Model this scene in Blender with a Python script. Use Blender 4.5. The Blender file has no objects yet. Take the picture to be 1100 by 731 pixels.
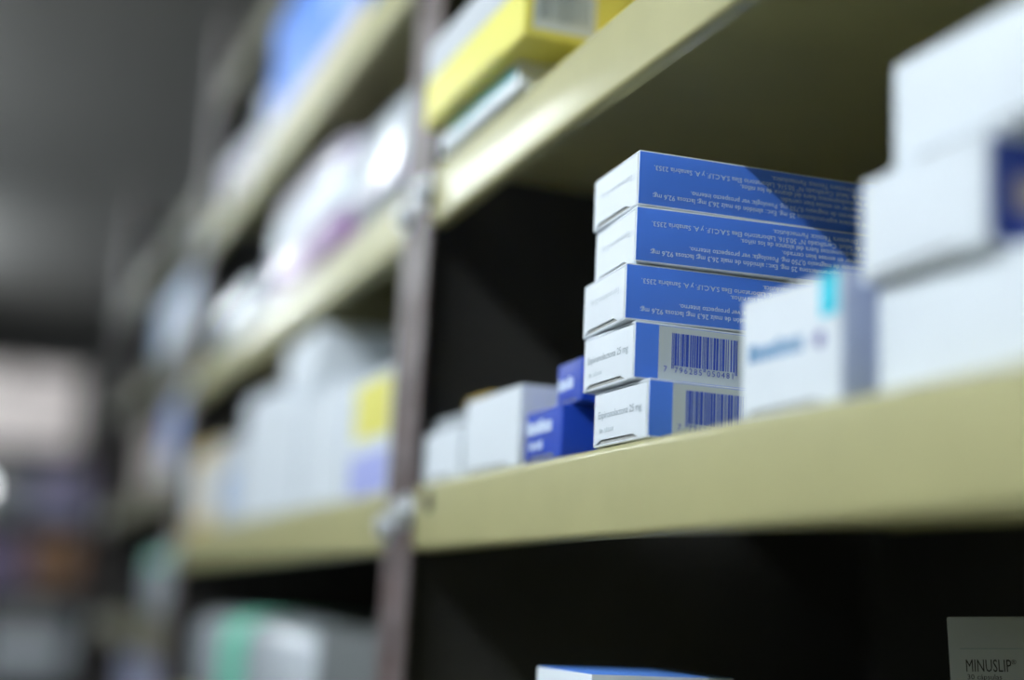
import bpy, bmesh, math, random
from mathutils import Vector, Matrix

random.seed(7)
scene = bpy.context.scene
C = scene.collection
H = 1.45            # camera height above the floor; all heights below are given relative to it

# ------------------------------------------------------------------ camera
cam_d = bpy.data.cameras.new('camera')
cam_d.sensor_width = 36.0
cam_d.lens = 1528.0 / 1100.0 * 36.0
cam_d.clip_start = 0.01
cam_d.clip_end = 60
cam_d.dof.use_dof = True
cam_d.dof.focus_distance = 0.540
cam_d.dof.aperture_fstop = 1.9
cam_d.dof.aperture_blades = 9
cam = bpy.data.objects.new('camera', cam_d)
C.objects.link(cam)
right = Vector((0.9301, -0.3642, 0.0480)).normalized()
down = Vector((0.1117, 0.1559, -0.9814))
fwd = right.cross(-down).normalized() * -1
up = right.cross(fwd).normalized()
cam.matrix_world = Matrix(((right.x, up.x, -fwd.x, 0), (right.y, up.y, -fwd.y, 0),
                           (right.z, up.z, -fwd.z, H), (0, 0, 0, 1)))
scene.camera = cam

# ------------------------------------------------------------------ world and exposure
world = bpy.data.worlds.new('world'); scene.world = world
world.use_nodes = True
world.node_tree.nodes['Background'].inputs[0].default_value = (0.05, 0.055, 0.06, 1)
world.node_tree.nodes['Background'].inputs[1].default_value = 0.3
vs = scene.view_settings
vs.view_transform = 'Standard'; vs.look = 'None'; vs.gamma = 1.0; vs.use_curve_mapping = False
vs.exposure = 0.0
TUBE_POWER = 126.0     # emission strength of the fluorescent tubes
TUBE_COL = (0.87, 0.955, 1.0)

# ------------------------------------------------------------------ materials
def mat(name, col, rough=0.5, metal=0.0, spec=0.5, noise=0.0, nscale=40.0, bump=0.0, coat=0.0, emit=None, col2=None):
    m = bpy.data.materials.new(name); m.use_nodes = True
    nt = m.node_tree; b = nt.nodes['Principled BSDF']
    b.inputs['Base Color'].default_value = (*col, 1)
    b.inputs['Roughness'].default_value = rough
    b.inputs['Metallic'].default_value = metal
    b.inputs['Specular IOR Level'].default_value = spec
    if coat: b.inputs['Coat Weight'].default_value = coat; b.inputs['Coat Roughness'].default_value = 0.12
    if emit:
        b.inputs['Emission Color'].default_value = (*emit[0], 1); b.inputs['Emission Strength'].default_value = emit[1]
    if noise or bump:
        tc = nt.nodes.new('ShaderNodeTexCoord')
        n = nt.nodes.new('ShaderNodeTexNoise'); n.inputs['Scale'].default_value = nscale; n.inputs['Detail'].default_value = 6
        nt.links.new(tc.outputs['Object'], n.inputs['Vector'])
        if noise:
            r = nt.nodes.new('ShaderNodeMix'); r.data_type = 'RGBA'
            c2 = col2 if col2 else tuple(c * (1 - noise) for c in col)
            r.inputs['A'].default_value = (*c2, 1); r.inputs['B'].default_value = (*col, 1)
            mr = nt.nodes.new('ShaderNodeMapRange'); mr.inputs['From Min'].default_value = 0.35; mr.inputs['From Max'].default_value = 0.62
            nt.links.new(n.outputs['Fac'], mr.inputs['Value'])
            nt.links.new(mr.outputs['Result'], r.inputs['Factor'])
            nt.links.new(r.outputs['Result'], b.inputs['Base Color'])
        if bump:
            bp = nt.nodes.new('ShaderNodeBump'); bp.inputs['Strength'].default_value = bump; bp.inputs['Distance'].default_value = 0.001
            nt.links.new(n.outputs['Fac'], bp.inputs['Height']); nt.links.new(bp.outputs['Normal'], b.inputs['Normal'])
    return m

M = dict(
    dimolive=mat('olive_paint_dimmed', (0.13, 0.12, 0.07), 0.6, noise=0.2, nscale=20),  # shade put into the olive: top and far-bay shelves made dimmer
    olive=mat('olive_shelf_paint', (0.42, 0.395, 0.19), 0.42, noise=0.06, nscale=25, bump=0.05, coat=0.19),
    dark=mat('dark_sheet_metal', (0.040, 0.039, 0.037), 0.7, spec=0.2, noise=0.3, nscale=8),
    post=mat('rusty_brown_post', (0.15, 0.122, 0.122), 0.45, noise=0.5, nscale=45, bump=0.1, col2=(0.10, 0.065, 0.06)),
    zinc=mat('zinc_bolt', (0.66, 0.69, 0.72), 0.3, metal=0.5),
    white=mat('white_card', (0.75, 0.80, 0.86), 0.45, noise=0.02, nscale=60, bump=0.03),
    cream=mat('cream_card', (0.78, 0.70, 0.55), 0.5, noise=0.03),
    greyw=mat('pale_grey_card', (0.55, 0.58, 0.62), 0.5, noise=0.04),
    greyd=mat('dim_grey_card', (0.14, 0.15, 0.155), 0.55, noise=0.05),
    flapshade=mat('raw_card_edge', (0.40, 0.40, 0.38), 0.7, noise=0.1, nscale=200),
    blue=mat('blue_print_card', (0.080, 0.235, 0.88), 0.35, noise=0.03, nscale=30, coat=0.15),
    navy=mat('navy_print_card', (0.022, 0.055, 0.30), 0.4),
    royal=mat('royal_blue_card', (0.012, 0.06, 0.46), 0.35, coat=0.15),
    skyblue=mat('sky_blue_card', (0.10, 0.27, 0.80), 0.45),
    paleblue=mat('pale_blue_card', (0.42, 0.55, 0.78), 0.5),
    lavshaded=mat('lavender_shaded_card', (0.45, 0.52, 0.74), 0.5),  # shadow tint of the near side put into the card colour
    stone=mat('stone_grey_card', (0.36, 0.39, 0.42), 0.55),
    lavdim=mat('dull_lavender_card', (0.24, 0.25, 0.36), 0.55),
    lav=mat('lavender_print', (0.38, 0.42, 0.80), 0.5),
    yellow=mat('yellow_card', (0.82, 0.76, 0.15), 0.42, noise=0.03),
    amber=mat('amber_card', (0.62, 0.42, 0.05), 0.5),
    teal=mat('teal_print', (0.10, 0.60, 0.62), 0.45),
    green=mat('mint_green_print', (0.16, 0.58, 0.42), 0.5),
    cyan=mat('cyan_print', (0.02, 0.60, 0.78), 0.4),
    violetink=mat('violet_ink', (0.10, 0.09, 0.33), 0.5),
    textblue=mat('pale_blue_ink', (0.70, 0.80, 0.95), 0.5),
    barblue=mat('barcode_blue_ink', (0.045, 0.11, 0.60), 0.5),
    barpanel=mat('off_white_label', (0.68, 0.75, 0.78), 0.5),
    inkgrey=mat('grey_ink', (0.30, 0.36, 0.40), 0.55),
    inkfaint=mat('faint_grey_ink', (0.60, 0.66, 0.71), 0.55),
    inkblack=mat('dark_ink', (0.02, 0.02, 0.022), 0.55),
    inkblue=mat('steel_blue_ink', (0.15, 0.30, 0.50), 0.55),
    beige=mat('beige_print', (0.42, 0.36, 0.33), 0.5),
    mauve=mat('mauve_film', (0.33, 0.20, 0.38), 0.3, coat=0.3),
    lilac=mat('lilac_film', (0.40, 0.37, 0.47), 0.3, coat=0.3),
    film=mat('white_film', (0.54, 0.58, 0.63), 0.25, coat=0.4),
    plastic=mat('white_plastic', (0.78, 0.80, 0.86), 0.3, coat=0.2),
    pinkw=mat('pinkish_white_card', (0.93, 0.81, 0.77), 0.5),
    purpled=mat('dusty_purple_card', (0.16, 0.12, 0.22), 0.55),
    brown=mat('brown_card', (0.22, 0.11, 0.05), 0.6),
    steel=mat('painted_dark_steel', (0.05, 0.05, 0.052), 0.5),
    ceil=mat('grey_ceiling_plaster', (0.30, 0.29, 0.275), 0.85, noise=0.06, nscale=1.5),
    beam=mat('dark_beam_paint', (0.24, 0.235, 0.225), 0.8),
    wall=mat('grey_wall_paint', (0.32, 0.33, 0.33), 0.8, noise=0.05, nscale=2),
    floor=mat('grey_floor_tiles', (0.34, 0.34, 0.33), 0.6, noise=0.2, nscale=5),
    lampw=mat('lamp_housing_enamel', (0.7, 0.7, 0.7), 0.4),
    tube=mat('fluorescent_tube_glow', (0.9, 0.9, 0.9), 0.4, emit=(TUBE_COL, TUBE_POWER)),
    bulb=mat('small_bulb_glow', (0.9, 0.9, 0.9), 0.4, emit=((0.95, 0.97, 1.0), 9.0)),
)

# ------------------------------------------------------------------ helpers
def link(name, me, parent=None, mats=None):
    o = bpy.data.objects.new(name, me); C.objects.link(o)
    if mats is not None:
        for m in (mats if isinstance(mats, (list, tuple)) else [mats]): me.materials.append(m)
    if parent is not None: o.parent = parent
    return o

def tag(o, label=None, cat=None, group=None, kind=None):
    if label: o['label'] = label
    if cat: o['category'] = cat
    if group: o['group'] = group
    if kind: o['kind'] = kind
    return o

def thing(name, label, cat, loc, yaw=0.0, group=None, tilt=(0, 0)):
    o = bpy.data.objects.new(name, None); C.objects.link(o)
    o.empty_display_size = 0.01
    o.location = (loc[0], loc[1], loc[2] + H)
    o.rotation_euler = (math.radians(tilt[0]), math.radians(tilt[1]), math.radians(yaw))
    return tag(o, label, cat, group)

def bm_box(bm, a, b, bev=0.0, seg=2):
    r = bmesh.ops.create_cube(bm, size=1.0)
    vs_ = r['verts']
    s = [b[i] - a[i] for i in range(3)]; c = [(a[i] + b[i]) / 2 for i in range(3)]
    for v in vs_: v.co = Vector((v.co.x * s[0] + c[0], v.co.y * s[1] + c[1], v.co.z * s[2] + c[2]))
    if bev:
        es = list({e for v in vs_ for e in v.link_edges})
        bmesh.ops.bevel(bm, geom=es, offset=bev, segments=seg, profile=0.5, affect='EDGES', clamp_overlap=True)

def done(bm, name, smooth=None):
    bmesh.ops.recalc_face_normals(bm, faces=bm.faces)
    me = bpy.data.meshes.new(name); bm.to_mesh(me); bm.free()
    if smooth is not None:
        for p in me.polygons: p.use_smooth = True
        me.set_sharp_from_angle(angle=math.radians(smooth))
    return me

def box_obj(name, a, b, m, parent=None, bev=0.0, seg=2, smooth=None):
    bm = bmesh.new(); bm_box(bm, a, b, bev, seg)
    return link(name, done(bm, name, smooth), parent, m)

def text_mesh(body, size, align='LEFT', bold=0.0):
    cu = bpy.data.curves.new('t', 'FONT'); cu.body = body; cu.size = size; cu.align_x = align
    cu.resolution_u = 2; cu.offset = bold
    o = bpy.data.objects.new('t', cu); C.objects.link(o)
    dg = bpy.context.evaluated_depsgraph_get()
    me = bpy.data.meshes.new_from_object(o.evaluated_get(dg))
    bpy.data.objects.remove(o); bpy.data.curves.remove(cu)
    return me

def place_flat(me, fn):
    for v in me.vertices: v.co = Vector(fn(v.co.x, v.co.y))
    me.update()
    return me

def join_meshes(meshes, name):
    bm = bmesh.new()
    for m in meshes: bm.from_mesh(m); bpy.data.meshes.remove(m)
    me = bpy.data.meshes.new(name); bm.to_mesh(me); bm.free()
    return me

# a folding carton: local origin at the bottom corner where the aisle end and the near side meet;
# x runs into the shelf, y along the shelf away from the viewer
def carton(name, label, x, y, z, dx, dy, dz, yaw=0, body='white', near=None, aisle=None, top=None,
           group=None, cat='box', bev=0.0007, flap=True, tilt=(0, 0)):
    t = thing(name, label, cat, (x, y, z), yaw, group, tilt)
    bm = bmesh.new(); bm_box(bm, (0, 0, 0), (dx, dy, dz), bev, 2)
    bm.normal_update()
    for f in bm.faces:
        n = f.normal; f.material_index = 0
        if near and n.y < -0.5 and abs(n.z) < 0.3: f.material_index = 1
        if near and n.y > 0.9: f.material_index = 1
        if top and n.z > 0.5: f.material_index = 2
    af = [f for f in bm.faces if f.normal.x < -0.95]
    if flap and af:
        bmesh.ops.inset_region(bm, faces=af, thickness=0.0004, depth=0.0)
        r = bmesh.ops.extrude_discrete_faces(bm, faces=af)
        for f in r['faces']:
            for v in f.verts: v.co.x += 0.004
    mats = [M[body], M[near or body], M[top or body]]
    link('body', done(bm, 'body', 40), t, mats)
    if flap:
        m = M[aisle or body]
        g = bev + 0.0006
        # tuck flap: closes the opening, slightly bowed, standing clear of the bottom panel
        bm = bmesh.new()
        nx, nz = 8, 6
        lo = min(0.0026, dz * 0.12)
        ys = [g + (dy - 2 * g) * i / nx for i in range(nx + 1)]
        zs = [lo + (dz - g - lo) * k / nz for k in range(nz + 1)]
        def P(i, k, off):
            bow = 0.00025 * (1 - (2 * i / nx - 1) ** 2) * (1 - (2 * k / nz - 1) ** 2)
            zz = zs[k]
            if k == 0 and i in (0, 1): zz = bev
            if k == 0 and i == nx: zz = bev
            return (-0.0001 - bow + off, ys[i], zz)
        fr = [[bm.verts.new(P(i, k, 0)) for k in range(nz + 1)] for i in range(nx + 1)]
        bk = [[bm.verts.new(P(i, k, 0.0006)) for k in range(nz + 1)] for i in range(nx + 1)]
        for i in range(nx):
            for k in range(nz):
                bm.faces.new((fr[i][k], fr[i + 1][k], fr[i + 1][k + 1], fr[i][k + 1]))
                bm.faces.new((bk[i][k], bk[i][k + 1], bk[i + 1][k + 1], bk[i + 1][k]))
        for i in range(nx):
            bm.faces.new((fr[i][0], bk[i][0], bk[i + 1][0], fr[i + 1][0]))
            bm.faces.new((fr[i][nz], fr[i + 1][nz], bk[i + 1][nz], bk[i][nz]))
        for k in range(nz):
            bm.faces.new((fr[0][k], fr[0][k + 1], bk[0][k + 1], bk[0][k]))
            bm.faces.new((fr[nx][k], bk[nx][k], bk[nx][k + 1], fr[nx][k + 1]))
        link('end_flap', done(bm, 'end_flap', 30), t, m)
        box_obj('tuck_edge', (0.0006, dy * 0.13, bev + 0.0005), (0.0010, dy * 0.90, lo), M['flapshade'], t)
    t['dims'] = (dx, dy, dz)
    return t

def aisle_print(t, name, y0, y1, z0, z1, m, off=0.0006):
    """flat print on the end that faces the aisle"""
    return box_obj(name, (-off, y0, z0), (-off + 0.0004, y1, z1), M[m], t)

def near_print(t, name, x0_, x1_, z0, z1, m, off=0.00012):
    return box_obj(name, (x0_, -off, z0), (x1_, -off + 0.0002, z1), M[m], t)

def aisle_text(t, body, size, y, z, m, align='LEFT', flip=False, off=0.0011, bold=0.0, name='printed_text'):
    s = -1 if flip else 1
    me = place_flat(text_mesh(body, size, align, bold), lambda a, b: (-off, y - s * a, z + s * b))
    return link(name, me, t, M[m])

def near_text(t, lines, m, flip=False, off=0.00015, name='printed_text', bold=0.0):
    ms = []
    for body, size, x, z, align in lines:
        s = -1 if flip else 1
        ms.append(place_flat(text_mesh(body, size, align, bold), lambda a, b: (x + s * a, -off, z + s * b)))
    return link(name, join_meshes(ms, name), t, M[m])

def aisle_blocks(t, y, z, widths, h, m, gap=0.0007, flip=False, off=0.00045, name='printed_text'):
    # a line of lettering too blurred to read, as a row of small ink blocks
    bm = bmesh.new(); yy = y
    for k, w in enumerate(widths):
        if w > 0: bm_box(bm, (-off, yy - w, z), (-0.00005, yy, z + h * (1.25 if k % 4 == 0 else 1.0)))
        yy -= abs(w) + gap
    return link(name, done(bm, name), t, M[m])

def ean13(code):
    L = ['0001101', '0011001', '0010011', '0111101', '0100011', '0110001', '0101111', '0111011', '0110111', '0001011']
    par = ['LLLLLL', 'LLGLGG', 'LLGGLG', 'LLGGGL', 'LGLLGG', 'LGGLLG', 'LGGGLL', 'LGLGLG', 'LGLGGL', 'LGGLGL'][int(code[0])]
    inv = lambda s: ''.join('1' if c == '0' else '0' for c in s)
    out = '101'
    for d, p in zip(code[1:7], par): out += L[int(d)] if p == 'L' else inv(L[int(d)])[::-1]
    out += '01010'
    for d in code[7:]: out += inv(L[int(d)])
    return out + '101'

def near_barcode(t, code, x, z0, z1, mod, m, digits=True, dm=None, guard=0.0012):
    bits = ean13(code); bm = bmesh.new(); i = 0
    while i < 95:
        if bits[i] == '1':
            j = i
            while j < 95 and bits[j] == '1': j += 1
            lo = z0 - (guard if (i < 3 or i > 91 or 45 <= i < 50) else 0)
            bm_box(bm, (x + i * mod + 3e-5, -0.00030, lo), (x + j * mod - 5e-5, -0.0001, z1)); i = j
        else: i += 1
    o = link('barcode', done(bm, 'barcode'), t, M[m])
    if digits:
        s = 0.0031
        ms = [place_flat(text_mesh(ch, s, 'CENTER'), lambda a, b, xx=xx: (xx + a, -0.0003, z0 - 0.0026 + b))
              for ch, xx in [(code[0], x - 0.0026)] + [(c, x + (3 + 7 * k + 3.5) * mod) for k, c in enumerate(code[1:7])]
              + [(c, x + (50 + 7 * k + 3.5) * mod) for k, c in enumerate(code[7:])]]
        link('barcode_digits', join_meshes(ms, 'barcode_digits'), t, M[dm or m])
    return o

# soft rounded pack (film wrapped) as a superellipsoid; bands reuse the same surface
def superell(dx, dy, dz, v0=0.0, v1=1.0, grow=0.0, axis='z', n=3.2, nu=40, nv=20):
    sp = lambda c, e: math.copysign(abs(c) ** e, c)
    e = 2.0 / n
    bm = bmesh.new(); rows = []
    for k in range(nv + 1):
        ph = -math.pi / 2 + math.pi * (v0 + (v1 - v0) * k / nv)
        row = []
        for i in range(nu):
            th = 2 * math.pi * i / nu
            a = sp(math.cos(ph), e) * sp(math.cos(th), e); b = sp(math.cos(ph), e) * sp(math.sin(th), e); c = sp(math.sin(ph), e)
            if axis == 'y': a, b, c = a, c, b
            row.append(bm.verts.new((dx / 2 * (1 + a) + grow * a, dy / 2 * (1 + b) + grow * b, dz / 2 * (1 + c) + grow * c)))
        rows.append(row)
    for k in range(nv):
        for i in range(nu):
            bm.faces.new((rows[k][i], rows[k][(i + 1) % nu], rows[k + 1][(i + 1) % nu], rows[k + 1][i]))
    bmesh.ops.remove_doubles(bm, verts=bm.verts, dist=1e-6)
    bmesh.ops.dissolve_degenerate(bm, dist=1e-7, edges=bm.edges)
    return done(bm, 'pack', 60)

def soft_pack(name, label, x, y, z, dx, dy, dz, m, bands=(), n=3.2, yaw=0, group=None, cat='pack'):
    t = thing(name, label, cat, (x, y, z), yaw, group)
    link('wrapped_body', superell(dx, dy, dz, n=n), t, M[m])
    cv = lambda f: 0.5 + math.asin(math.copysign(abs(2 * f - 1) ** (n / 2.0), 2 * f - 1)) / math.pi
    for nm, v0, v1, axis, bmn in bands:
        v0, v1 = cv(v0), cv(v1)
        link(nm, superell(dx, dy, dz, v0, v1, 0.0012, axis, n, 40, 8), t, M[bmn])
    # crimped seam on the far end of the film
    bm = bmesh.new(); bm_box(bm, (dx * 0.15, dy - 0.002, dz * 0.46), (dx * 0.85, dy + 0.008, dz * 0.50), 0.0008)
    link('end_seam', done(bm, 'end_seam'), t, M[m])
    return t

def lathe(profile, seg=28):
    bm = bmesh.new(); rings = []
    for r, z in profile:
        rings.append([bm.verts.new((r * math.cos(2 * math.pi * i / seg), r * math.sin(2 * math.pi * i / seg), z)) for i in range(seg)])
    for a, b in zip(rings, rings[1:]):
        for i in range(seg): bm.faces.new((a[i], a[(i + 1) % seg], b[(i + 1) % seg], b[i]))
    bm.faces.new(rings[0][::-1]); bm.faces.new(rings[-1])
    return done(bm, 'lathe', 35)

def bottle(name, label, x, y, z, r, h, m, capm, labm, group=None, cat='bottle'):
    t = thing(name, label, cat, (x, y, z), 0, group)
    link('bottle_body', lathe([(r * .85, 0), (r, .003), (r, h * .66), (r * .96, h * .70), (r * .6, h * .79), (r * .52, h * .80), (r * .52, h * .84)]), t, M[m])
    link('cap', lathe([(r * .62, h * .82), (r * .64, h * .83), (r * .64, h * .985), (r * .58, h)]), t, M[capm])
    link('paper_label', lathe([(r * 1.012, h * .14), (r * 1.015, h * .142), (r * 1.015, h * .57), (r * 1.012, h * .572)]), t, M[labm])
    return t

# ------------------------------------------------------------------ room shell
def struct(name, a, b, m, parent=None):
    o = box_obj(name, (a[0], a[1], a[2] + H), (b[0], b[1], b[2] + H), M[m], parent)
    if parent is None: o['kind'] = 'structure'
    return o
CEIL = 0.95
struct('floor', (-1.35, -1.6, -H - 0.05), (1.6, 6.3, -H), 'floor')
struct('ceiling', (-1.35, -1.6, CEIL), (1.6, 6.3, CEIL + 0.06), 'ceil')
struct('wall_left', (-1.41, -1.6, -H), (-1.35, 6.3, CEIL), 'wall')
struct('wall_right', (1.6, -1.6, -H), (1.66, 6.3, CEIL), 'wall')
struct('wall_far', (-1.35, 6.3, -H), (1.6, 6.36, CEIL), 'wall')
struct('wall_rear', (-1.35, -1.66, -H), (1.6, -1.6, CEIL), 'wall')
struct('trim_1', (-1.35, 6.18, CEIL - 0.10), (1.6, 6.3, CEIL), 'beam')

# ------------------------------------------------------------------ fluorescent lamps in the aisle
def tube_lamp(label, x, y, L, group='ceiling tube lamps of the aisle'):
    t = thing('tube_lamp', label, 'lamp', (x, y, CEIL - 0.055), 0, group)
    box_obj('housing', (-0.05, -L / 2 - .03, 0.022), (0.05, L / 2 + .03, 0.055), M['lampw'], t, 0.006)
    for s in (-1, 1):
        box_obj('tube_holder', (-0.014, s * (L / 2 + .006) - .01, -0.018), (0.014, s * (L / 2 + .006) + .01, 0.022), M['lampw'], t, 0.002)
    bm = bmesh.new()
    bmesh.ops.create_cone(bm, cap_ends=True, segments=14, radius1=0.013, radius2=0.013, depth=L,
                          matrix=Matrix.Rotation(math.pi / 2, 4, 'X'))
    link('fluorescent_tube', done(bm, 'fluorescent_tube', 40), t, M['tube'])
    return t
LX = -0.68
tube_lamp('white ceiling tube lamp above the near part of the aisle', LX, 0.42, 2.1)
tube_lamp('white ceiling tube lamp above the middle of the aisle', -0.55, 2.75, 0.9)
tube_lamp('white ceiling tube lamp above the far end of the aisle', -0.35, 4.20, 0.9)

# ------------------------------------------------------------------ shelving row
X0 = 0.2269           # plane of the shelf fronts
DEPTH = 0.30
LIP = 0.0350
unit = thing('metal_shelving', 'olive metal shelving row with rusty brown slotted posts along the aisle', 'shelving', (0, 0, -H))

def shelf_profile(zt):
    r = 0.0035; th = 0.0012
    outer = [(X0 + DEPTH, zt - 0.004), (X0 + DEPTH, zt)]
    cx, cz = X0 + r, zt - r
    for k in range(7):
        a = math.pi / 2 + (math.pi / 2) * k / 6; outer.append((cx + r * math.cos(a), cz + r * math.sin(a)))
    cz = zt - LIP + r
    for k in range(7):
        a = math.pi + (math.pi / 2) * k / 6; outer.append((cx + r * math.cos(a), cz + r * math.sin(a)))
    outer += [(X0 + 0.0065, zt - LIP), (X0 + 0.0070, zt - LIP + 0.003)]
    # inner offset
    inner = []
    for i, p in enumerate(outer):
        a = Vector(outer[max(i - 1, 0)]); b = Vector(outer[min(i + 1, len(outer) - 1)])
        d = (b - a).normalized(); nrm = Vector((-d.y, d.x))
        inner.append((p[0] + nrm.x * th, p[1] + nrm.y * th))
    return outer, inner

def shelf(y0, y1, zt, m='olive'):
    outer, inner = shelf_profile(zt)
    ys = [y0, y1]
    bm = bmesh.new(); N = len(outer)
    sec = []
    for y in ys:
        sec.append(([bm.verts.new((p[0], y, p[1] + H)) for p in outer], [bm.verts.new((p[0], y, p[1] + H)) for p in inner]))
    for s in range(len(ys) - 1):
        (o1, i1), (o2, i2) = sec[s], sec[s + 1]
        for k in range(N - 1):
            bm.faces.new((o1[k], o2[k], o2[k + 1], o1[k + 1]))
            bm.faces.new((i1[k], i1[k + 1], i2[k + 1], i2[k]))
        for k in (0, N - 1):
            bm.faces.new((o1[k], i1[k], i2[k], o2[k]))
    for s in (0, len(ys) - 1):
        o1, i1 = sec[s]
        for k in range(N - 1): bm.faces.new((o1[k], o1[k + 1], i1[k + 1], i1[k]))
    return link('shelf', done(bm, 'shelf', 35), unit, M[m])

POSTS = (-0.10, 0.751, 1.585, 2.42)
PW = 0.048
TOPS12 = (0.0627, 0.2407, 0.4060, 0.5710, -0.1030, -0.270)
TOPS3 = (-0.040, 0.130, 0.300, 0.471, -0.210)
for b in range(3):
    y0 = POSTS[b] + PW / 2 + 0.0005; y1 = POSTS[b + 1] - PW / 2 - 0.0005
    for zt in (TOPS3 if b == 2 else TOPS12):
        s = shelf(y0, y1, zt, 'dimolive' if b == 2 or zt > 0.5 else 'olive')
        if b == 0 and abs(zt - 0.0627) < 1e-4:
            # bolt hole near the end of the lip: solid dark disc stands in for its shade
            bm = bmesh.new()
            bmesh.ops.create_cone(bm, cap_ends=True, segments=20, radius1=0.0058, radius2=0.0058, depth=0.003,
                                  matrix=Matrix.Translation((X0 + 0.0008, 0.704, 0.0525 + H)) @ Matrix.Rotation(math.pi / 2, 4, 'Y'))
            link('hole_shade_disc', done(bm, 'hole_shade_disc', 40), s, M['dark'])

ZB, ZTOP = -H, 0.66
def post(yc, back=False):
    """slotted angle post: one flange faces the aisle, the other runs into the shelf"""
    xf = X0 - 0.0022 if not back else X0 + DEPTH + 0.002
    th = 0.002
    bm = bmesh.new()
    a = yc - PW / 2; b = yc + PW / 2
    # front flange is built as two strips and rungs so that the slots are real gaps
    slot_w = 0.007
    if not back:
        bm_box(bm, (xf, a, ZB + H), (xf + th, yc - slot_w / 2, ZTOP + H))
        bm_box(bm, (xf, yc + slot_w / 2, ZB + H), (xf + th, b, ZTOP + H))
        z = -0.30
        bm_box(bm, (xf, yc - slot_w / 2, ZB + H), (xf + th, yc + slot_w / 2, z + H))
        while z < ZTOP:
            bm_box(bm, (xf, yc - slot_w / 2, z + 0.020 + H), (xf + th, yc + slot_w / 2, min(z + 0.045, ZTOP) + H)); z += 0.045
    else:
        bm_box(bm, (xf, a, ZB + H), (xf + th, b, ZTOP + H))
    # side flange, runs into the depth
    if not back: bm_box(bm, (xf + th, yc - 0.001, ZB + H), (xf + 0.012, yc + 0.001, ZTOP + H))
    o = link('upright_post', done(bm, 'upright_post'), unit, M['post'])
    return o

def bolt(p, y, z, big=1.0):
    x = X0 - 0.0024
    bm = bmesh.new()
    R = Matrix.Rotation(-math.pi / 2, 4, 'Y')
    bmesh.ops.create_cone(bm, cap_ends=True, segments=24, radius1=0.0085 * big, radius2=0.0078 * big, depth=0.0018,
                          matrix=Matrix.Translation((x - 0.0008, y, z + H)) @ R)
    bmesh.ops.create_cone(bm, cap_ends=True, segments=6, radius1=0.0060 * big, radius2=0.0056 * big, depth=0.0050,
                          matrix=Matrix.Translation((x - 0.0040, y, z + H)) @ R)
    bmesh.ops.create_uvsphere(bm, u_segments=14, v_segments=7, radius=0.0036 * big,
                              matrix=Matrix.Translation((x - 0.0060, y, z + H)) @ Matrix.Diagonal((0.6, 1, 1, 1)))
    return link('bolt', done(bm, 'bolt', 35), p, M['zinc'])

for i, yc in enumerate(POSTS):
    p = post(yc)
    post(yc, True)
    for zt in TOPS12 if i < 3 else TOPS3:
        if i > 1 and zt > 0.5: continue
        bolt(p, yc - 0.0145, zt - 0.014, 1.2); bolt(p, yc + 0.0145, zt - 0.021, 1.2)
    if i > 0:
        box_obj('added_dark_panel', (X0 + 0.0002, yc - 0.0036, H - 0.6), (X0 + DEPTH, yc - 0.0012, H + 0.62), M['dark'], unit)  # dark sheet added between bays to keep the interior black
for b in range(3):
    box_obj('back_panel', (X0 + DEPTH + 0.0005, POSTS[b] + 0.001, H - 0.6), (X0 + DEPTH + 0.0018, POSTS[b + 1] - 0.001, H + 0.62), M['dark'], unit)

# ------------------------------------------------------------------ the sharp stack of five cartons
ZM = 0.0629                # top of the main shelf
BW, BT, BL = 0.047, 0.0219, 0.104     # width along the shelf, thickness, length into the shelf
PITCH = 0.02235
TXT = [  # read from the end of the line; the sides are upside down, so the line ends lie at the aisle end
    ('Composici\u00f3n: cada comprimido contiene espironolactona 25 mg. Exc.: almid\u00f3n de ma\u00edz 26,3 mg; lactosa 92,6 mg;', 0.0058, 17.5),
    ('estearato de magnesio 0,750 mg. Posolog\u00eda: ver prospecto interno.', 0.0215, 14.6),
    ('Conservar en envase bien cerrado.', 0.0600, 11.7),
    ('Mantener los medicamentos fuera del alcance de los ni\u00f1os.', 0.0425, 9.0),
    ('Ministerio de Salud. Certificado N\u00b0 50.516. Laboratorio Elea S.A.C.I.F. y A. Sanabria 2353.', 0.0060, 6.4),
    ('Directora T\u00e9cnica: Farmac\u00e9utica.', 0.0560, 3.7)]
STACK = [  # corner x, y, yaw, upside down
    (0.2288, 0.4585, 0.3, False, 'lowest carton of the sharp stack, its barcode half hidden by the shelf edge'),
    (0.2262, 0.4660, -0.5, False, 'second carton from the bottom of the sharp stack, with the whole blue barcode'),
    (0.2232, 0.4690, -4.6, True, 'middle carton of the sharp stack, printed blue side jutting toward the aisle'),
    (0.2262, 0.4680, -5.6, True, 'second carton from the top of the sharp stack, blue side with upside-down print'),
    (0.2268, 0.4685, -3.4, True, 'topmost blue and white medicine carton of the sharp stack, half in shadow')]
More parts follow.
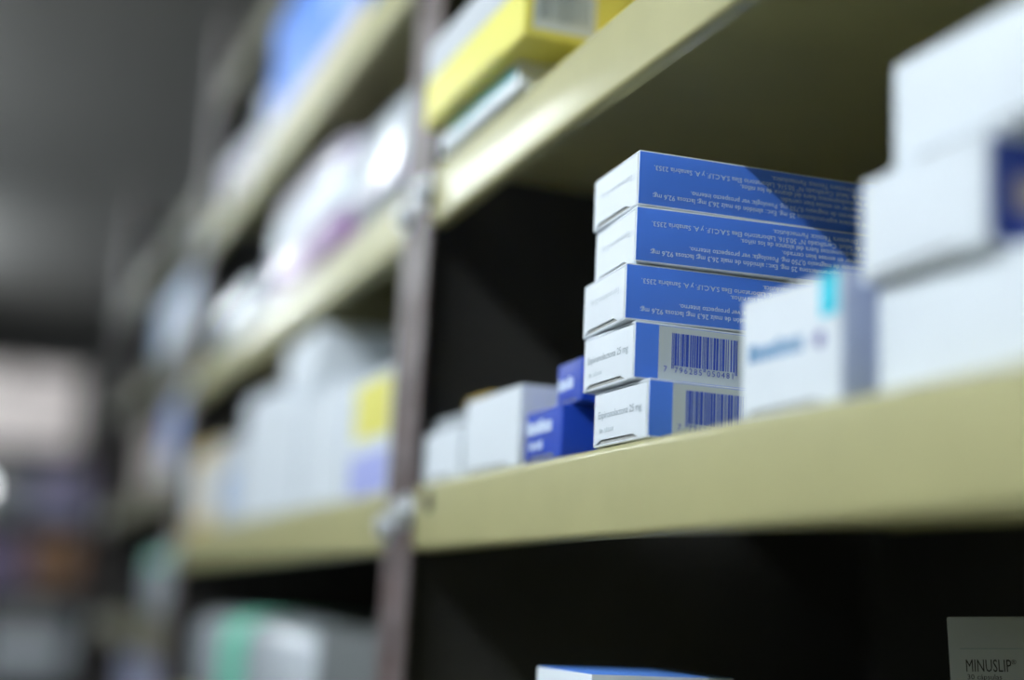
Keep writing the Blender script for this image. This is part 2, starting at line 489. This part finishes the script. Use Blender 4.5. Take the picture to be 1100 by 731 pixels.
for k, (x, y, yaw, flip, lab) in enumerate(STACK):
    t = carton('medicine_carton', lab, x, y, ZM + 0.0002 + k * PITCH, BL, BW, BT, yaw, 'white', near='blue',
               group='blue and white cartons of the sharp stack')
    if flip:
        near_text(t, [(s, 0.00275, xx, BT - zz * 1e-3 * BT / 0.0217 + 0.0009, 'RIGHT') for s, xx, zz in TXT], 'textblue', True, bold=0.00003)
        aisle_text(t, 'Espironolactona 25 mg', 0.0034, 0.006, 0.0135, 'inkfaint', 'LEFT', True, 0.00042)
    else:
        near_print(t, 'label_panel', 0.0098, 0.062, 0.0009, BT - 0.0009, 'barpanel')
        near_barcode(t, '7796285050481', 0.0152, 0.0064, BT - 0.0032, 0.000292, 'barblue', True)
        aisle_text(t, 'Espironolactona 25 mg', 0.0040, BW - 0.005, 0.0108, 'inkgrey', 'LEFT', False, 0.00042)
        aisle_blocks(t, BW - 0.006, 0.0055, [.0012, .0012, -.0008, .0014, .0012, .0016, .0012, .0010], 0.0013, 'inkfaint', 0.0004, off=0.00036, name='small_print')

# ------------------------------------------------------------------ main shelf, cartons in front of the stack (nearer, right)
t = carton('medicine_carton', 'white carton with a short cyan stripe, in front of the sharp stack', 0.2325, 0.3425, ZM, 0.060, 0.0560, 0.0395, 0.5, 'white', near='lavshaded')
aisle_print(t, 'cyan_stripe', 0.0020, 0.0105, 0.0265, 0.0390, 'cyan')
aisle_blocks(t, 0.0510, 0.0180, [.0042, .0032, .0030, .0034, .0028, .0030, .0034, .0030], 0.0046, 'inkblue')
bm = bmesh.new(); bmesh.ops.create_cone(bm, cap_ends=True, segments=20, radius1=0.0024, radius2=0.0024, depth=0.0004,
                                        matrix=Matrix.Translation((-0.0004, 0.0110, 0.0200)) @ Matrix.Rotation(math.pi / 2, 4, 'Y'))
link('violet_dot', done(bm, 'violet_dot'), t, M['violetink'])

t = carton('medicine_carton', 'plain white carton lying lowest in the blurred pile at the right edge', 0.2390, 0.2350, ZM, 0.085, 0.0995, 0.0330, 0.0, 'white')
t = carton('medicine_carton', 'white carton with navy blue side, middle of the blurred pile at the right edge', 0.2340, 0.2815, ZM + 0.0336, 0.085, 0.0555, 0.0305, -1.0, 'white', near='white')
near_print(t, 'navy_panel', 0.0012, 0.070, 0.0010, 0.0285, 'navy')
near_print(t, 'beige_print', 0.0085, 0.030, 0.0090, 0.0190, 'beige', 0.0004)
t = carton('medicine_carton', 'white carton on top of the blurred pile at the right edge', 0.2392, 0.2250, ZM + 0.0645, 0.085, 0.1010, 0.0325, 0.5, 'white')

# ------------------------------------------------------------------ main shelf, behind the stack (left of it)
t = carton('medicine_carton', 'small royal blue carton just left of the sharp stack', 0.2300, 0.5400, ZM, 0.075, 0.0410, 0.0222, 0.0, 'royal', aisle='royal')
aisle_blocks(t, 0.0385, 0.0120, [.0030, .0028, .0034, .0026, .0030, .0028, .0030, .0020], 0.0045, 'textblue')
aisle_blocks(t, 0.0340, 0.0050, [.0018, .0022, -.001, .0030, .0024], 0.0030, 'textblue', name='small_print')
t = carton('medicine_carton', 'royal blue carton lying on the small blue one behind the stack', 0.2335, 0.5290, ZM + 0.0226, 0.070, 0.0300, 0.0185, -3.0, 'royal', aisle='royal')
aisle_blocks(t, 0.0275, 0.0065, [.0024, .0022, .0026, .0020, .0024, .0022], 0.0042, 'textblue')
carton('medicine_carton', 'upright white carton between the blue carton and the rusty post', 0.2300, 0.5880, ZM, 0.060, 0.0740, 0.0368, 0.0, 'white')
carton('medicine_carton', 'low white carton on the lit shelf next to the rusty post', 0.2300, 0.6680, ZM, 0.055, 0.0590, 0.0265, 0.0, 'white')
carton('medicine_carton', 'grey carton lying flat on the low white one beside the rusty post', 0.2340, 0.6740, ZM + 0.0268, 0.060, 0.0480, 0.0075, 0.0, 'stone')
carton('medicine_carton', 'thin yellow carton on top of the grey one beside the upright white carton', 0.2440, 0.6690, ZM + 0.0346, 0.050, 0.0330, 0.0095, 0.0, 'amber')

# ------------------------------------------------------------------ upper shelf of the near bay
ZU = 0.2409
t = carton('medicine_carton', 'thin white carton with teal stripe under the yellow carton on the upper shelf', X0 - 0.0030, 0.5960, ZU, 0.080, 0.1150, 0.0145, 0.0, 'white')
aisle_print(t, 'teal_stripe', 0.004, 0.095, 0.0080, 0.0112, 'teal')
t = carton('medicine_carton', 'yellow carton with barcode label jutting over the upper shelf edge', X0 - 0.0120, 0.5670, ZU + 0.0148, 0.085, 0.1480, 0.0470, 0.0, 'yellow')
near_print(t, 'barcode_label', 0.0040, 0.0350, 0.0040, 0.0250, 'barpanel')
near_barcode(t, '7795312004817', 0.0062, 0.0090, 0.0230, 0.000272, 'inkgrey', False)
aisle_print(t, 'white_band', 0.002, 0.146, 0.0260, 0.0460, 'greyw')
carton('medicine_carton', 'dark yellow carton set back on the upper shelf beside the jutting one', 0.2660, 0.4880, ZU, 0.060, 0.0700, 0.0500, 0.0, 'amber')

# ------------------------------------------------------------------ lower shelf of the near bay
ZL = -0.1028
t = carton('medicine_carton', 'grey-white carton standing in the dark lower shelf, black lettering, bottom right corner', 0.3655, 0.4575, ZL, 0.060, 0.040, 0.1080, -42.0, 'stone', tilt=(0, -3.0), flap=False)
near_print(t, 'rule_line', 0.0042, 0.056, 0.0958, 0.0962, 'inkgrey')
me = place_flat(text_mesh('MINUSLIP', 0.0066), lambda a, b: (0.0058 + a * 0.60, -0.00015, 0.0874 + b))
link('printed_text', me, t, M['inkblack'])
near_text(t, [('\u00ae', 0.0024, 0.0226, 0.0902, 'LEFT'), ('30 c\u00e1psulas', 0.0028, 0.0062, 0.0845, 'LEFT')], 'inkblack', name='small_print')
carton('medicine_carton', 'white carton with blue lid, tip just showing at the bottom of the photo', 0.2315, 0.5050, ZL, 0.062, 0.055, 0.0800, 0.0, 'white', top='skyblue', flap=False)

# ------------------------------------------------------------------ middle bay, main shelf
t = carton('medicine_carton', 'white carton with yellow and lavender print left of the rusty post', 0.2310, 0.7990, ZM, 0.080, 0.1050, 0.0760, 0.0, 'white')
aisle_print(t, 'yellow_panel', 0.002, 0.080, 0.036, 0.071, 'yellow')
aisle_print(t, 'lavender_panel', 0.002, 0.085, 0.002, 0.026, 'lav')
g = 'white cartons massed on the main shelf beyond the post'
carton('medicine_carton', 'plain white carton beside the yellow-printed carton', 0.2310, 0.9100, ZM, 0.080, 0.1180, 0.0830, 0.0, 'white', group=g)
carton('medicine_carton', 'middle carton of the plain white row beyond the post', 0.2290, 1.0330, ZM, 0.080, 0.1100, 0.0900, 0.0, 'white', group=g)
carton('medicine_carton', 'far carton of the plain white row beyond the post', 0.2310, 1.1480, ZM, 0.080, 0.1120, 0.1060, 0.0, 'white', group=g)
carton('medicine_carton', 'white carton lying on top of the plain white row under the upper shelf', 0.2330, 1.0050, ZM + 0.0905, 0.080, 0.1330, 0.0440, -2.0, 'white', group=g)
t = carton('medicine_carton', 'small bluish grey carton between white row and cream carton', 0.2300, 1.2700, ZM, 0.070, 0.1050, 0.0780, 0.0, 'greyw')
aisle_print(t, 'blue_panel', 0.012, 0.090, 0.012, 0.050, 'paleblue')
t = carton('medicine_carton', 'cream carton with amber edges at the far end of the main shelf', 0.2300, 1.3850, ZM, 0.080, 0.1650, 0.0850, 0.0, 'cream')
aisle_print(t, 'amber_band', 0.004, 0.161, 0.076, 0.084, 'amber')
aisle_print(t, 'amber_band', 0.004, 0.161, 0.001, 0.009, 'amber')
aisle_print(t, 'white_panel', 0.100, 0.161, 0.012, 0.070, 'white')

# ------------------------------------------------------------------ middle bay, upper shelf
soft_pack('cotton_pack', 'puffy white film pack on the upper shelf touching the rusty post', 0.2300, 0.7900, ZU, 0.130, 0.1550, 0.0850, 'film',
          [('printed_band', 0.20, 0.36, 'z', 'lilac')], 5.0)
soft_pack('cotton_pack', 'lilac and mauve film pack with a bright white band, upper shelf', 0.2290, 0.9600, ZU, 0.130, 0.2600, 0.1020, 'lilac',
          [('mauve_band', 0.04, 0.34, 'z', 'mauve'), ('white_band', 0.40, 0.66, 'z', 'white')], 7.0)
soft_pack('cotton_pack', 'small white film pack at the far end of the upper shelf', 0.2290, 1.2600, ZU, 0.110, 0.2700, 0.0620, 'film',
          [('printed_band', 0.06, 0.20, 'z', 'paleblue')], 4.0)

# ------------------------------------------------------------------ middle bay, third shelf
ZT = 0.4062
t = carton('medicine_carton', 'bright blue carton with pale lower band on the third shelf', 0.2300, 0.9200, ZT, 0.100, 0.3400, 0.1180, 0.0, 'skyblue')
aisle_print(t, 'pale_band', 0.003, 0.337, 0.001, 0.018, 'cream')
aisle_print(t, 'white_panel', 0.02, 0.12, 0.040, 0.070, 'paleblue')
bottle('plastic_bottle', 'tall white plastic bottle next to the bright blue carton', 0.2600, 1.3050, ZT, 0.030, 0.098, 'plastic', 'plastic', 'greyw', 'white bottles on the third shelf')
bottle('plastic_bottle', 'short white plastic bottle on the third shelf beyond the tall bottle', 0.2620, 1.3850, ZT, 0.032, 0.066, 'plastic', 'plastic', 'lilac', 'white bottles on the third shelf')
bottle('plastic_bottle', 'farthest white plastic bottle of the third shelf', 0.2620, 1.4900, ZT, 0.033, 0.070, 'plastic', 'plastic', 'lilac', 'white bottles on the third shelf')
ZQ = 0.5712

# ------------------------------------------------------------------ middle bay, lower shelf
soft_pack('cotton_pack', 'white film pack with mint green stripe on the low shelf', 0.2290, 0.9900, ZL + 0.0013, 0.130, 0.5200, 0.0850, 'film',
          [('mint_stripe', 0.34, 0.54, 'y', 'green')], 5.0)
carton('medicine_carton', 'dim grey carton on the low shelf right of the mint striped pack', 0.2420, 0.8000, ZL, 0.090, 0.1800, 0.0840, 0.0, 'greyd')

# ------------------------------------------------------------------ far bay (its shelves hang lower)
t = carton('medicine_carton', 'pale blue carton high in the far bay', 0.2320, 1.6600, 0.3002, 0.100, 0.3000, 0.0800, 0.0, 'paleblue')
aisle_print(t, 'white_panel', 0.03, 0.20, 0.01, 0.05, 'greyw')
t = carton('medicine_carton', 'grey-blue carton on the middle shelf of the far bay', 0.2320, 1.6200, 0.1302, 0.100, 0.1800, 0.1080, 0.0, 'greyw')
aisle_print(t, 'blue_panel', 0.08, 0.17, 0.03, 0.09, 'skyblue')
t = carton('medicine_carton', 'dull pinkish carton on the middle shelf of the far bay', 0.2320, 1.8300, 0.1302, 0.100, 0.2400, 0.0900, 0.0, 'beige')
t = soft_pack('cotton_pack', 'pale green-white film pack in the far bay below the main shelf line', 0.2280, 1.6300, -0.0398, 0.130, 0.3000, 0.0980, 'film',
              [('green_band', 0.72, 0.84, 'z', 'green')], 3.6)
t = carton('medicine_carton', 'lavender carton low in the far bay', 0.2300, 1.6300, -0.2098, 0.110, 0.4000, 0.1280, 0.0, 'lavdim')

# ------------------------------------------------------------------ shelving across the end of the aisle
YE = 5.0
back = thing('metal_shelving', 'dark steel shelving standing across the far end of the aisle', 'shelving', (0, 0, -H))
ETOPS = (-0.62, -0.300, 0.010, 0.225, 0.455)
for zt in ETOPS:
    box_obj('shelf', (-0.80, YE, H + zt - 0.035), (0.88, YE + 0.42, H + zt), M['steel'], back, 0.003)
for x in (-0.82, 0.46, 0.88):
    for y in (YE - 0.004, YE + 0.38):
        box_obj('upright_post', (x, y, 0), (x + 0.04, y + 0.04, H + 0.80), M['steel'], back, 0.002)
box_obj('back_panel', (-0.80, YE + 0.421, 0), (0.90, YE + 0.424, H + 0.78), M['dark'], back)

def end_carton(label, x, z, dx, dz, m, stripe=None):
    t = thing('carton', label, 'box', (x, YE + 0.01, z))
    box_obj('body', (0, 0, 0), (dx, 0.30, dz), M[m], t, 0.003)
    box_obj('closing_tape', (dx * .42, -0.0006, dz * .72), (dx * .58, 0.0004, dz - .003), M['beige'], t)
    if stripe: box_obj('printed_band', (0.01, -0.0008, dz * .15), (dx - .01, 0.0004, dz * .55), M[stripe], t)
    return t
end_carton('large pinkish white carton on the top shelf at the end of the aisle', -0.10, 0.4552, 0.455, 0.262, 'pinkw')
end_carton('dusty purple carton under the pinkish white carton, end of the aisle', 0.235, 0.2252, 0.17, 0.170, 'purpled', 'lavdim')
end_carton('grey carton left of the dusty purple one, end of the aisle', -0.02, 0.2252, 0.24, 0.150, 'greyd')
end_carton('brown carton on the shelf below the purple one, end of the aisle', 0.25, 0.0102, 0.15, 0.150, 'brown')
end_carton('dark brown carton left of the brown one, end of the aisle', 0.04, 0.0102, 0.19, 0.120, 'purpled')
end_carton('grey carton low on the end shelving', 0.12, -0.2998, 0.28, 0.240, 'greyd', 'greyw')

t = thing('small_lamp', 'small round lit lamp at the left edge of the photo, end of the aisle', 'lamp', (0.052, YE - 0.012, 0.255))
box_obj('lamp_base', (-0.02, -0.012, -0.03), (0.02, 0.011, 0.03), M['lampw'], t, 0.004)
bm = bmesh.new(); bmesh.ops.create_uvsphere(bm, u_segments=20, v_segments=12, radius=0.020, matrix=Matrix.Translation((0, -0.03, 0.055)))
link('lit_globe', done(bm, 'lit_globe', 60), t, M['bulb'])
